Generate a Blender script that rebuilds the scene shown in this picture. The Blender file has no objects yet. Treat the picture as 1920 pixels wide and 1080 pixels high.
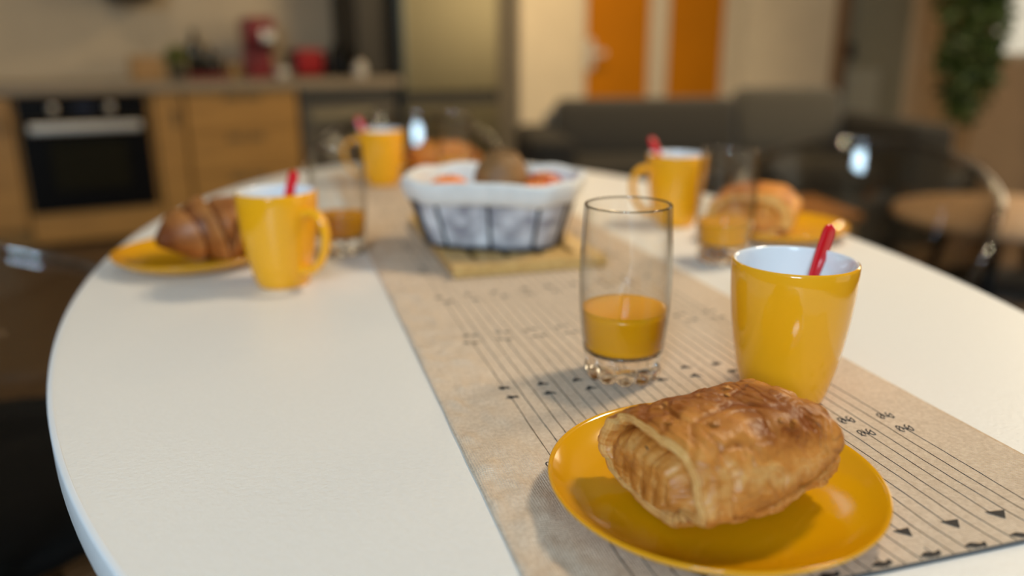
import bpy, bmesh, math, random
from mathutils import Vector, Matrix, noise
random.seed(7)
S = bpy.context.scene
PI = math.pi
C = S.collection

# ---------------------------------------------------------------- camera, world, lights, exposure
ZT = 0.75                       # table top height
CAMZ = ZT + 0.2372
PITCH = math.radians(16.53)
ROLL = math.radians(-0.225)
cam_d = bpy.data.cameras.new('camera'); cam = bpy.data.objects.new('camera', cam_d); C.objects.link(cam)
cam_d.sensor_width = 36.0; cam_d.lens = 28.125; cam_d.clip_start = 0.02
Fv = Vector((0, math.cos(PITCH), -math.sin(PITCH))); Rv = Vector((1, 0, 0)); Uv = Rv.cross(Fv)
R2 = math.cos(ROLL) * Rv + math.sin(ROLL) * Uv; U2 = -math.sin(ROLL) * Rv + math.cos(ROLL) * Uv
M = Matrix((R2, U2, -Fv)).transposed().to_4x4(); M.translation = (0, 0, CAMZ)
cam.matrix_world = M
cam_d.dof.use_dof = True; cam_d.dof.focus_distance = 0.475; cam_d.dof.aperture_fstop = 2.3
S.camera = cam
S.view_settings.view_transform = 'Standard'; S.view_settings.look = 'None'
S.view_settings.gamma = 1.0; S.view_settings.use_curve_mapping = False
S.view_settings.exposure = 0.0

W = bpy.data.worlds.new('sky'); S.world = W; W.use_nodes = True
W.node_tree.nodes['Background'].inputs[0].default_value = (1.0, 0.90, 0.70, 1)
W.node_tree.nodes['Background'].inputs[1].default_value = 0.8

def area(name, loc, target, size, size_y, power, color, spread=180):
    l = bpy.data.lights.new(name, 'AREA'); l.shape = 'RECTANGLE'; l.size = size; l.size_y = size_y
    l.energy = power; l.color = color; l.spread = math.radians(spread)
    o = bpy.data.objects.new(name, l); C.objects.link(o); o.location = loc
    o.rotation_euler = (Vector(target) - Vector(loc)).to_track_quat('-Z', 'Y').to_euler()
    return o
area('lamp_over_table', (0.95, 1.15, 2.15), (0.25, 0.95, ZT), 0.24, 0.24, 19, (1.0, 0.82, 0.56))
area('rear_window_light', (-0.6, -2.3, 1.95), (-0.1, 0.9, 0.9), 0.9, 0.65, 74, (0.58, 0.81, 1.0))
area('side_window_light', (2.9, 3.3, 1.6), (1.0, 3.6, 0.4), 1.3, 1.1, 34, (1.0, 0.80, 0.52))
area('hall_lamp', (0.3, 4.35, 2.40), (0.4, 4.7, 0), 0.4, 0.4, 30, (1.0, 0.74, 0.40))
area('kitchen_lamp', (-1.6, 2.9, 2.42), (-1.9, 3.2, 0), 0.5, 0.5, 8.5, (1.0, 0.76, 0.46))

# ---------------------------------------------------------------- materials
def lin(c):
    return tuple(((x / 255) / 12.92 if x / 255 <= 0.04045 else ((x / 255 + 0.055) / 1.055) ** 2.4) for x in c)
def nodes(name):
    m = bpy.data.materials.new(name); m.use_nodes = True
    nt = m.node_tree
    return m, nt, nt.nodes['Principled BSDF'], nt.nodes['Material Output']
def plain(name, rgb, rough=0.5, metal=0.0, var=0.12, scale=25.0, bump=0.0, coat=0.0, spec=0.5, sss=0.0, stretch=(1, 1, 1), var_rgb=None, detail=4.0, sheen=0.0):
    """principled material with procedural colour variation and optional bump"""
    m, nt, b, out = nodes(name)
    N = nt.nodes; L = nt.links
    tc = N.new('ShaderNodeTexCoord'); mp = N.new('ShaderNodeMapping'); mp.inputs['Scale'].default_value = stretch
    L.new(tc.outputs['Object'], mp.inputs['Vector'])
    nz = N.new('ShaderNodeTexNoise'); nz.inputs['Scale'].default_value = scale; nz.inputs['Detail'].default_value = detail
    L.new(mp.outputs[0], nz.inputs['Vector'])
    cr = N.new('ShaderNodeValToRGB')
    c2 = var_rgb if var_rgb else tuple(x * (1 - var) for x in rgb)
    c1 = rgb if var_rgb else tuple(min(1, x * (1 + var)) for x in rgb)
    cr.color_ramp.elements[0].position = 0.3; cr.color_ramp.elements[1].position = 0.7
    cr.color_ramp.elements[0].color = (*c2, 1); cr.color_ramp.elements[1].color = (*c1, 1)
    L.new(nz.outputs['Fac'], cr.inputs[0]); L.new(cr.outputs[0], b.inputs['Base Color'])
    b.inputs['Roughness'].default_value = rough; b.inputs['Metallic'].default_value = metal
    b.inputs['Coat Weight'].default_value = coat; b.inputs['Coat Roughness'].default_value = 0.05
    b.inputs['Specular IOR Level'].default_value = spec
    b.inputs['Sheen Weight'].default_value = sheen
    if sss:
        b.inputs['Subsurface Weight'].default_value = sss; b.inputs['Subsurface Radius'].default_value = (0.01, 0.005, 0.002); b.inputs['Subsurface Scale'].default_value = 0.6
    if bump:
        bp = N.new('ShaderNodeBump'); bp.inputs['Strength'].default_value = bump; bp.inputs['Distance'].default_value = 0.001
        L.new(nz.outputs['Fac'], bp.inputs['Height']); L.new(bp.outputs[0], b.inputs['Normal'])
    return m
def thin_glass(name, face=(0.985, 0.985, 0.98), edge=(0.55, 0.56, 0.55), power=3.0, ior=1.45, rough=0.0):
    """clear thin wall: see-through with Fresnel reflections, darker where the wall is seen edge on"""
    m, nt, b, out = nodes(name); N = nt.nodes; L = nt.links; N.remove(b)
    lw = N.new('ShaderNodeLayerWeight'); lw.inputs['Blend'].default_value = 0.5
    pw = N.new('ShaderNodeMath'); pw.operation = 'POWER'; pw.inputs[1].default_value = power
    L.new(lw.outputs['Facing'], pw.inputs[0])
    mx = N.new('ShaderNodeMix'); mx.data_type = 'RGBA'
    mx.inputs['A'].default_value = (*face, 1); mx.inputs['B'].default_value = (*edge, 1)
    L.new(pw.outputs[0], mx.inputs['Factor'])
    tr = N.new('ShaderNodeBsdfTransparent'); L.new(mx.outputs['Result'], tr.inputs['Color'])
    gl = N.new('ShaderNodeBsdfGlossy'); gl.inputs['Roughness'].default_value = rough
    p5 = N.new('ShaderNodeMath'); p5.operation = 'POWER'; p5.inputs[1].default_value = 4.5; L.new(lw.outputs['Facing'], p5.inputs[0])
    f0 = ((ior - 1) / (ior + 1)) ** 2
    fr = N.new('ShaderNodeMath'); fr.operation = 'MULTIPLY_ADD'; fr.inputs[1].default_value = 0.75; fr.inputs[2].default_value = f0; L.new(p5.outputs[0], fr.inputs[0])
    ms = N.new('ShaderNodeMixShader'); L.new(fr.outputs[0], ms.inputs[0]); L.new(tr.outputs[0], ms.inputs[1]); L.new(gl.outputs[0], ms.inputs[2])
    L.new(ms.outputs[0], out.inputs[0])
    return m
def wood(name, a, b_, scale=6.0, rough=0.45, stretch=(1, 8, 8)):
    return plain(name, a, rough=rough, scale=scale, var_rgb=b_, stretch=stretch, bump=0.15, detail=8)

M_yellow_plate = plain('yellow_plate_glaze', (0.72, 0.33, 0.002), rough=0.12, coat=0.1, var=0.03, scale=12)
M_yellow = plain('yellow_mug_glaze', (0.90, 0.405, 0.010), rough=0.10, coat=0.2, var=0.02, scale=12)
M_white_glaze = plain('white_inner_glaze', (0.80, 0.82, 0.86), rough=0.12, coat=0.4, var=0.01)
M_red = plain('red_spoon_plastic', (0.62, 0.003, 0.012), rough=0.16, coat=0.5, var=0.03, sss=0.0)
M_wall_glass = thin_glass('clear_tumbler_wall', power=3.2, edge=(0.46, 0.45, 0.42))
M_table = plain('white_laminate', (0.80, 0.785, 0.76), rough=0.42, var=0.015, scale=350, bump=0.35, detail=3)
M_table_edge = plain('white_edge_band', (0.80, 0.82, 0.85), rough=0.3, var=0.02)
M_ink = plain('black_thread', (0.022, 0.018, 0.018), rough=0.8, var=0.2, scale=900)
M_wire = plain('black_wire', (0.03, 0.03, 0.032), rough=0.4, metal=0.5)
M_liner = plain('white_cotton_liner', (0.70, 0.69, 0.67), rough=0.9, var=0.06, scale=60, bump=0.5, sheen=0.2)
M_bamboo = wood('bamboo', (0.66, 0.42, 0.15), (0.50, 0.29, 0.09), scale=14, stretch=(8, 1, 8))
M_juice = plain('orange_juice', (0.76, 0.33, 0.006), rough=0.2, var=0.03, sss=0.2, spec=0.18)
M_oak = wood('oak_front', (0.44, 0.225, 0.050), (0.32, 0.16, 0.034), scale=3, stretch=(1, 1, 9))
M_worktop = plain('grey_brown_worktop', (0.27, 0.21, 0.14), rough=0.45, var=0.2, scale=40)
M_black = plain('black_gloss', (0.003, 0.003, 0.0035), rough=0.3, var=0.2, spec=0.15)
M_dark_glass = plain('oven_glass', (0.012, 0.011, 0.006), rough=0.2, var=0.1, spec=0.2)
M_steel = plain('brushed_steel', (0.62, 0.58, 0.52), rough=0.38, metal=1.0, var=0.06, scale=4, stretch=(30, 30, 1))
M_steel_dark = plain('dark_steel_panel', (0.16, 0.14, 0.11), rough=0.35, metal=0.7, var=0.1)
M_fridge = plain('fridge_steel', (0.19, 0.163, 0.095), rough=0.34, metal=0.75, var=0.05, scale=3, stretch=(20, 20, 1))
M_wall = plain('cream_plaster', (0.74, 0.62, 0.44), rough=0.9, var=0.03, scale=6)
M_splash = plain('beige_splashback', (0.53, 0.43, 0.30), rough=0.7, var=0.04, scale=5)
M_ceiling = plain('white_ceiling', (0.78, 0.76, 0.72), rough=0.9, var=0.02)
M_tan = plain('tan_wall_paint', (0.50, 0.36, 0.23), rough=0.9, var=0.04, scale=4)
M_floor = wood('brown_wood_floor', (0.12, 0.070, 0.033), (0.08, 0.046, 0.022), scale=3, rough=0.55, stretch=(6, 1, 1))
M_orange_glass = plain('amber_door_panel', (0.53, 0.18, 0.0006), rough=0.6, spec=0.15, var=0.06, scale=3)
M_door_white = plain('cream_door_paint', (0.66, 0.56, 0.42), rough=0.5, var=0.02)
M_door_grey = plain('grey_green_door', (0.24, 0.22, 0.15), rough=0.6, var=0.05, scale=3)
M_door_pale = plain('pale_grey_panel', (0.36, 0.34, 0.26), rough=0.6, var=0.03)
M_sofa = plain('charcoal_sofa_fabric', (0.036, 0.031, 0.024), rough=0.95, var=0.15, scale=120, bump=0.4, sheen=0.3)
M_sofa2 = plain('grey_cushion_fabric', (0.068, 0.060, 0.046), rough=0.95, var=0.12, scale=120, bump=0.4, sheen=0.3)
M_seat = plain('black_seat_pad', (0.003, 0.003, 0.003), spec=0.15, rough=0.7, var=0.2, scale=60)
M_shell = thin_glass('smoky_clear_plastic', face=(0.84, 0.82, 0.78), edge=(0.35, 0.34, 0.32), power=2.5, ior=1.5)
M_leaf = plain('dark_green_leaf', (0.045, 0.075, 0.012), rough=0.45, var=0.4, scale=9)
M_herb = plain('olive_herb_leaf', (0.13, 0.15, 0.03), rough=0.6, var=0.3, scale=40)
M_pot = plain('dark_pot', (0.03, 0.028, 0.025), rough=0.5)
M_redmetal = plain('dark_red_enamel', (0.19, 0.006, 0.010), rough=0.35, coat=0.05, var=0.05)
M_brightred = plain('bright_red_enamel', (0.27, 0.002, 0.004), rough=0.4, coat=0.03, spec=0.3, var=0.05)
M_chrome = plain('chrome', (0.75, 0.72, 0.68), rough=0.18, metal=1.0, var=0.02)
M_cer = plain('white_ceramic', (0.62, 0.58, 0.52), rough=0.3, var=0.02)
M_box = wood('box_wood', (0.42, 0.24, 0.08), (0.3, 0.16, 0.05), scale=8)
M_ambergl = plain('yellow_jar', (0.36, 0.22, 0.05), rough=0.2)
M_bottle = plain('dark_bottle_glass', (0.012, 0.016, 0.014), rough=0.12, coat=0.3)
M_orange = plain('orange_peel', (0.90, 0.22, 0.008), rough=0.45, var=0.06, scale=200, bump=0.6)
M_apple = plain('red_apple_skin', (0.42, 0.03, 0.02), rough=0.3, var=0.3, scale=30, var_rgb=(0.55, 0.16, 0.04))
M_roll = plain('brown_roll_crust', (0.30, 0.15, 0.045), rough=0.6, scale=30, var_rgb=(0.17, 0.085, 0.03), bump=0.6)
M_flower = plain('choco', (0.035, 0.018, 0.010), rough=0.4)
M_curtain = plain('outside_render', (0.8, 0.72, 0.52), rough=0.9)
M_black_fabric = plain('black_pouf_fabric', (0.012, 0.011, 0.011), rough=0.9, sheen=0.2)

def mat_base_glass():
    m, nt, b, out = nodes('thick_tumbler_base')
    b.inputs['Base Color'].default_value = (0.99, 0.99, 0.97, 1); b.inputs['Roughness'].default_value = 0.0
    b.inputs['IOR'].default_value = 1.5; b.inputs['Transmission Weight'].default_value = 1.0
    tc = nt.nodes.new('ShaderNodeTexCoord'); nz = nt.nodes.new('ShaderNodeTexNoise'); nz.inputs['Scale'].default_value = 60
    bp = nt.nodes.new('ShaderNodeBump'); bp.inputs['Strength'].default_value = 0.2; bp.inputs['Distance'].default_value = 0.002
    nt.links.new(tc.outputs['Object'], nz.inputs['Vector']); nt.links.new(nz.outputs['Fac'], bp.inputs['Height']); nt.links.new(bp.outputs[0], b.inputs['Normal'])
    return m
M_base_glass = mat_base_glass()

def mat_linen():
    m, nt, b, out = nodes('beige_linen'); N = nt.nodes; L = nt.links
    tc = N.new('ShaderNodeTexCoord')
    def wave(axis, sc):
        w = N.new('ShaderNodeTexWave'); w.wave_type = 'BANDS'; w.bands_direction = axis
        w.inputs['Scale'].default_value = sc; w.inputs['Distortion'].default_value = 2.5; w.inputs['Detail'].default_value = 2; w.inputs['Detail Scale'].default_value = 2
        L.new(tc.outputs['Object'], w.inputs['Vector']); return w
    wx, wy = wave('X', 210), wave('Y', 210)
    add = N.new('ShaderNodeMath'); add.operation = 'ADD'; L.new(wx.outputs['Fac'], add.inputs[0]); L.new(wy.outputs['Fac'], add.inputs[1])
    nz = N.new('ShaderNodeTexNoise'); nz.inputs['Scale'].default_value = 420; nz.inputs['Detail'].default_value = 5
    L.new(tc.outputs['Object'], nz.inputs['Vector'])
    n2 = N.new('ShaderNodeTexNoise'); n2.inputs['Scale'].default_value = 14; n2.inputs['Detail'].default_value = 4
    L.new(tc.outputs['Object'], n2.inputs['Vector'])
    cr = N.new('ShaderNodeValToRGB'); cr.color_ramp.elements[0].position = 0.28; cr.color_ramp.elements[1].position = 0.72
    cr.color_ramp.elements[0].color = (0.62, 0.485, 0.365, 1); cr.color_ramp.elements[1].color = (0.79, 0.65, 0.51, 1)
    L.new(nz.outputs['Fac'], cr.inputs[0])
    c2 = N.new('ShaderNodeValToRGB'); c2.color_ramp.elements[0].color = (0.86, 0.85, 0.84, 1); c2.color_ramp.elements[1].color = (1.08, 1.07, 1.06, 1)
    L.new(n2.outputs['Fac'], c2.inputs[0])
    mx = N.new('ShaderNodeMix'); mx.data_type = 'RGBA'; mx.blend_type = 'MULTIPLY'; mx.inputs['Factor'].default_value = 1
    L.new(cr.outputs[0], mx.inputs['A']); L.new(c2.outputs[0], mx.inputs['B']); L.new(mx.outputs['Result'], b.inputs['Base Color'])
    bp = N.new('ShaderNodeBump'); bp.inputs['Strength'].default_value = 0.5; bp.inputs['Distance'].default_value = 0.0006
    L.new(add.outputs[0], bp.inputs['Height']); L.new(bp.outputs[0], b.inputs['Normal'])
    b.inputs['Roughness'].default_value = 0.95; b.inputs['Specular IOR Level'].default_value = 0.15
    return m
M_linen = mat_linen()

def mat_marble_fabric():
    m = plain('grey_marbled_fabric', (0.72, 0.73, 0.77), rough=0.9, scale=52, var_rgb=(0.22, 0.21, 0.25), bump=0.3, detail=3)
    return m
M_marble = mat_marble_fabric()

def mat_pastry(name, pale, mid, dark, rough=0.42, scale=1.0, coat=0.04):
    """baked dough: the 'bake' vertex attribute runs from raw pale dough (0) to dark crust and painted crease shade (1)"""
    m, nt, b, out = nodes(name); N = nt.nodes; L = nt.links
    at = N.new('ShaderNodeAttribute'); at.attribute_name = 'bake_shade'
    tc = N.new('ShaderNodeTexCoord')
    nz = N.new('ShaderNodeTexNoise'); nz.inputs['Scale'].default_value = 70 * scale; nz.inputs['Detail'].default_value = 8; nz.inputs['Roughness'].default_value = 0.6
    mp = N.new('ShaderNodeMapping'); mp.inputs['Scale'].default_value = (1.0, 0.55, 1.6); L.new(tc.outputs['Object'], mp.inputs['Vector'])
    L.new(mp.outputs[0], nz.inputs['Vector'])
    n3 = N.new('ShaderNodeTexNoise'); n3.inputs['Scale'].default_value = 420 * scale; n3.inputs['Detail'].default_value = 4
    L.new(mp.outputs[0], n3.inputs['Vector'])
    ma = N.new('ShaderNodeMath'); ma.operation = 'MULTIPLY_ADD'; ma.inputs[1].default_value = 1.0; ma.inputs[2].default_value = -0.47
    L.new(nz.outputs['Fac'], ma.inputs[0])
    mb = N.new('ShaderNodeMath'); mb.operation = 'ADD'; L.new(at.outputs['Fac'], mb.inputs[0]); L.new(ma.outputs[0], mb.inputs[1])
    mc = N.new('ShaderNodeMath'); mc.operation = 'MULTIPLY_ADD'; mc.inputs[1].default_value = 0.25; L.new(n3.outputs['Fac'], mc.inputs[0])
    md = N.new('ShaderNodeMath'); md.operation = 'SUBTRACT'; md.inputs[1].default_value = 0.125
    L.new(mb.outputs[0], md.inputs[0]); L.new(md.outputs[0], mc.inputs[2])
    cr = N.new('ShaderNodeValToRGB'); e = cr.color_ramp.elements
    e[0].position = 0.0; e[0].color = (*pale, 1); e[1].position = 1.0; e[1].color = (*dark, 1)
    k = e.new(0.5); k.color = (*mid, 1)
    L.new(mc.outputs[0], cr.inputs[0]); L.new(cr.outputs[0], b.inputs['Base Color'])
    bp = N.new('ShaderNodeBump'); bp.inputs['Strength'].default_value = 0.55; bp.inputs['Distance'].default_value = 0.0015
    L.new(nz.outputs['Fac'], bp.inputs['Height']); L.new(bp.outputs[0], b.inputs['Normal'])
    b.inputs['Roughness'].default_value = rough; b.inputs['Specular IOR Level'].default_value = 0.28; b.inputs['Coat Weight'].default_value = coat; b.inputs['Coat Roughness'].default_value = 0.25
    b.inputs['Subsurface Weight'].default_value = 0.12; b.inputs['Subsurface Radius'].default_value = (0.006, 0.003, 0.001)
    return m
M_pastry = mat_pastry('laminated_pastry', (0.78, 0.47, 0.17), (0.54, 0.205, 0.036), (0.23, 0.055, 0.005))
M_pastry_b = mat_pastry('croissant_crust', (0.60, 0.30, 0.10), (0.42, 0.155, 0.038), (0.15, 0.042, 0.010), scale=0.7)
M_pastry_c = mat_pastry('orange_pastry', (0.85, 0.55, 0.17), (0.72, 0.28, 0.045), (0.34, 0.10, 0.015))

# ---------------------------------------------------------------- helpers
def mesh_obj(name, verts, faces, mat, parent=None, smooth=True, attr=None):
    me = bpy.data.meshes.new(name); me.from_pydata([tuple(v) for v in verts], [], faces); me.update()
    if mat: me.materials.append(mat)
    if smooth: me.polygons.foreach_set('use_smooth', [True] * len(me.polygons))
    if attr:
        a = me.attributes.new('bake_shade', 'FLOAT', 'POINT'); a.data.foreach_set('value', attr)
    o = bpy.data.objects.new(name, me); C.objects.link(o)
    if parent: o.parent = parent
    return o
def bm_obj(name, bm, mat, parent=None, smooth=False):
    me = bpy.data.meshes.new(name); bmesh.ops.recalc_face_normals(bm, faces=bm.faces[:]); bm.to_mesh(me); bm.free()
    if mat: me.materials.append(mat)
    if smooth: me.polygons.foreach_set('use_smooth', [True] * len(me.polygons))
    o = bpy.data.objects.new(name, me); C.objects.link(o)
    if parent: o.parent = parent
    return o
def box(bm, c, s, rz=0.0, bevel=0.0, seg=2, rot=None):
    r = bmesh.ops.create_cube(bm, size=1.0)
    vs = r['verts']
    bmesh.ops.scale(bm, vec=s, verts=vs)
    if bevel:
        es = list({e for v in vs for e in v.link_edges})
        g = bmesh.ops.bevel(bm, geom=es, offset=bevel, segments=seg, profile=0.5, affect='EDGES')
        vs = list({v for f in g['faces'] for v in f.verts} | {v for v in vs if v.is_valid})
    mtx = Matrix.Translation(c) @ (rot if rot else Matrix.Rotation(rz, 4, 'Z'))
    bmesh.ops.transform(bm, matrix=mtx, verts=vs)
def box_obj(name, c, s, mat, parent=None, bevel=0.004, rz=0.0, seg=2, rot=None, smooth=False):
    bm = bmesh.new(); box(bm, (0, 0, 0), s, 0, bevel, seg)
    o = bm_obj(name, bm, mat, parent, smooth); o.location = c; o.rotation_euler = rot.to_euler() if rot else (0, 0, rz)
    return o
def lathe_data(prof, n=64, rfun=None, closed=False):
    vs = []; fs = []
    m = len(prof)
    for r, z in prof:
        for k in range(n):
            t = 2 * PI * k / n
            rr, zz = (r, z) if rfun is None else rfun(r, z, t)
            vs.append((rr * math.cos(t), rr * math.sin(t), zz))
    for i in range(m - 1 if not closed else m):
        j = (i + 1) % m
        for k in range(n):
            k2 = (k + 1) % n
            fs.append((i * n + k, i * n + k2, j * n + k2, j * n + k))
    return vs, fs
def lathe(name, prof, mat, parent=None, n=64, rfun=None, closed=False, loc=(0, 0, 0), open_=False):
    vs, fs = lathe_data(prof, n, rfun, closed)
    if not closed and not open_:
        if prof[0][0] > 1e-6: fs.append(tuple(range(n))[::-1])
        if prof[-1][0] > 1e-6: fs.append(tuple(range((len(prof) - 1) * n, len(prof) * n)))
    o = mesh_obj(name, vs, fs, mat, parent); o.location = loc
    return o
def tube_data(pts, rad, n=12, flat=1.0, closed=False, up=Vector((0, 0, 1))):
    """sweep a round or oval section (rad per point) along pts"""
    pts = [Vector(p) for p in pts]; m = len(pts); vs = []; fs = []
    for i, p in enumerate(pts):
        if closed: t = pts[(i + 1) % m] - pts[i - 1]
        else: t = pts[min(i + 1, m - 1)] - pts[max(i - 1, 0)]
        t.normalize(); a = t.cross(up)
        if a.length < 1e-4: a = t.cross(Vector((1, 0, 0)))
        a.normalize(); b = a.cross(t).normalized()
        r = rad[i] if isinstance(rad, (list, tuple)) else rad
        for k in range(n):
            w = 2 * PI * k / n
            vs.append(p + a * (r * math.cos(w)) + b * (r * flat * math.sin(w)))
    for i in range(m if closed else m - 1):
        j = (i + 1) % m
        for k in range(n):
            k2 = (k + 1) % n
            fs.append((i * n + k, i * n + k2, j * n + k2, j * n + k))
    if not closed:
        fs.append(tuple(range(n))[::-1]); fs.append(tuple(range((m - 1) * n, m * n)))
    return vs, fs
def tube(name, pts, rad, mat, parent=None, n=12, flat=1.0, closed=False, up=Vector((0, 0, 1))):
    vs, fs = tube_data(pts, rad, n, flat, closed, up)
    return mesh_obj(name, vs, fs, mat, parent)
def sup(t, a, b, n):
    c, s = math.cos(t), math.sin(t)
    return (a * math.copysign(abs(c) ** (2 / n), c), b * math.copysign(abs(s) ** (2 / n), s))
def tag(o, label, cat, group=None, kind=None):
    if label: o['label'] = label
    if cat: o['category'] = cat
    if group: o['group'] = group
    if kind: o['kind'] = kind
    return o
def thing(name, loc, label, cat, group=None, rz=0.0):
    o = bpy.data.objects.new(name, None); C.objects.link(o); o.location = loc; o.rotation_euler = (0, 0, rz); o.empty_display_size = 0.05
    return tag(o, label, cat, group)
def structure(o):
    o['kind'] = 'structure'; return o
def copy_tree(o, parent=None):
    c = o.copy(); C.objects.link(c)
    if parent: c.parent = parent
    for ch in [x for x in bpy.data.objects if x.parent == o]:
        copy_tree(ch, c)
    return c
def smoothstep(a, b, x):
    t = max(0.0, min(1.0, (x - a) / (b - a))); return t * t * (3 - 2 * t)
def fbm(p, o=4):
    return noise.fractal(Vector(p), 0.9, 2.1, o)

# kitchen wall frame: s runs along the fronts to the right, off goes back into the wall
KO = Vector((-2.454, 4.047, 0)); KT = 0.502
KD = Vector((math.cos(KT), math.sin(KT), 0)); KN = Vector((-math.sin(KT), math.cos(KT), 0))
def K(s, off, z): return KO + KD * s + KN * off + Vector((0, 0, z))
def kbox(name, s0, s1, o0, o1, z0, z1, mat, parent=None, bevel=0.004):
    c = K((s0 + s1) / 2, (o0 + o1) / 2, (z0 + z1) / 2)
    o = box_obj(name, c, (abs(s1 - s0), abs(o1 - o0), abs(z1 - z0)), mat, None, bevel, KT)
    if parent: reparent(o, parent)
    return o
def reparent(o, parent):
    """parent a part placed in world space under its thing (loc + rz only)"""
    pm = Matrix.Translation(parent.location) @ Matrix.Rotation(parent.rotation_euler.z, 4, 'Z')
    om = Matrix.Translation(o.location) @ o.rotation_euler.to_matrix().to_4x4()
    m = pm.inverted() @ om
    o.parent = parent; o.location = m.to_translation(); o.rotation_euler = m.to_euler()
def kthing(name, s, off, z, label, cat, group=None):
    return thing(name, K(s, off, z), label, cat, group, KT)

# ---------------------------------------------------------------- room shell
CE = 2.5
bm = bmesh.new(); box(bm, (0, 2.4, -0.05), (9.5, 10.5, 0.1)); structure(bm_obj('floor', bm, M_floor))
bm = bmesh.new(); box(bm, (0, 2.4, CE + 0.05), (9.5, 10.5, 0.1)); structure(bm_obj('ceiling', bm, M_ceiling))
structure(kbox('wall_kitchen', -1.6, 2.86, 0.64, 0.76, 0.0, CE, M_splash, bevel=0))
structure(kbox('wall_partition', 2.86, 3.32, -0.02, 0.76, 0.0, CE, M_wall, bevel=0))
structure(kbox('wall_hall', 4.68, 4.82, 0.02, 0.14, 0.0, CE, M_wall, bevel=0))
structure(kbox('trim_1', 3.32, 4.68, 0.02, 0.14, 2.12, CE, M_wall, bevel=0))
PB = K(4.76, 0.08, 0)
YB = PB.y + 0.02
bm = bmesh.new(); box(bm, ((PB.x + 2.56) / 2 + 0.0, YB + 0.06, CE / 2), (2.56 - PB.x, 0.12, CE)); structure(bm_obj('wall_back', bm, M_wall))
bm = bmesh.new(); box(bm, (2.82, YB + 0.06, (CE + 2.1) / 2), (0.52, 0.12, CE - 2.1)); structure(bm_obj('trim_2', bm, M_wall))
# right wall with a window opening
RO = Vector((3.10, YB + 0.1, 0)); RA = math.atan2(-0.97, 0.25)
RD = Vector((math.cos(RA), math.sin(RA), 0)); RN = Vector((-RD.y, RD.x, 0))     # RN points to the outside
def rbox(name, t0, t1, o0, o1, z0, z1, mat, bevel=0.0):
    c = RO + RD * ((t0 + t1) / 2) + RN * ((o0 + o1) / 2) + Vector((0, 0, (z0 + z1) / 2))
    return box_obj(name, c, (t1 - t0, abs(o1 - o0), z1 - z0), mat, None, bevel, RA)
WT0, WT1, WZ0, WZ1 = 0.72, 2.5, 0.91, 2.15
bm = bmesh.new()
for t0, t1, z0, z1 in ((0, WT0, 0, CE), (WT1, 6.2, 0, CE), (WT0, WT1, 0, WZ0), (WT0, WT1, WZ1, CE)):
    box(bm, ((t0 + t1) / 2, 0.06, (z0 + z1) / 2), (t1 - t0, 0.12, z1 - z0))
o = bm_obj('wall_right', bm, M_tan); o.location = RO; o.rotation_euler = (0, 0, RA); structure(o)
wf = bpy.data.objects.new('window_1', None); C.objects.link(wf); wf.location = RO; wf.rotation_euler = (0, 0, RA); wf['kind'] = 'structure'
for nm, t0, t1, z0, z1 in (('frame_post', WT0, WT0 + .05, WZ0, WZ1), ('frame_post', WT1 - .05, WT1, WZ0, WZ1), ('frame_post', 1.64, 1.70, WZ0 + .05, WZ1 - .05), ('frame_rail', WT0 + .05, WT1 - .05, WZ0, WZ0 + .05), ('frame_rail', WT0 + .05, WT1 - .05, WZ1 - .05, WZ1)):
    bm = bmesh.new(); box(bm, ((t0 + t1) / 2, 0.05, (z0 + z1) / 2), (t1 - t0, 0.05, z1 - z0), 0, 0.004); bm_obj(nm, bm, M_door_white, wf)
for t0, t1 in ((WT0 + .05, 1.64), (1.70, WT1 - .05)):
    bm = bmesh.new(); box(bm, ((t0 + t1) / 2, 0.05, (WZ0 + WZ1) / 2), (t1 - t0, 0.006, WZ1 - WZ0 - .1)); bm_obj('pane', bm, M_wall_glass, wf)
# left side wall
bm = bmesh.new(); PL = K(-1.6, 0.7, 0); box(bm, (PL.x - 0.05, PL.y - 3.05, CE / 2), (0.12, 6.2, CE)); structure(bm_obj('wall_left', bm, M_wall))
bm = bmesh.new(); box(bm, (0, -2.55, CE / 2), (9.5, 0.1, CE)); structure(bm_obj('wall_rear', bm, M_wall))
# skirting
structure(kbox('baseboard_partition', 2.87, 3.32, -0.034, -0.02, 0.0, 0.09, M_door_white))

# ---- door with amber panels
d1 = bpy.data.objects.new('door_1', None); C.objects.link(d1); d1.location = K(3.32, 0.05, 0); d1.rotation_euler = (0, 0, KT); d1['kind'] = 'structure'
def kpart(name, s0, s1, o0, o1, z0, z1, mat, par, bevel=0.004):
    return kbox(name, s0, s1, o0, o1, z0, z1, mat, par, bevel)
kpart('door_frame', 3.33, 3.385, 0.0, 0.08, 0, 2.10, M_door_white, d1)
kpart('door_frame', 4.625, 4.675, 0.0, 0.08, 0, 2.10, M_door_white, d1)
kpart('door_frame', 3.33, 4.67, 0.0, 0.08, 2.05, 2.11, M_door_white, d1)
kpart('door_stile', 3.93, 4.10, 0.01, 0.055, 0, 2.05, M_door_white, d1)
for a, b in ((3.385, 3.93), (4.10, 4.625)):
    for z0, z1 in ((0.10, 2.045),):
        kpart('amber_panel', a + .006, b - .006, 0.02, 0.045, z0, z1, M_orange_glass, d1)
    kpart('door_rail', a, b, 0.015, 0.05, 0.0, 0.095, M_door_white, d1)
hd = kpart('door_handle', 3.395, 3.44, -0.012, 0.02, 0.86, 1.06, M_cer, d1, 0.01)
kn = kpart('handle_lever', 3.405, 3.51, -0.06, -0.035, 0.95, 0.985, M_cer, d1, 0.01)
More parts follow.
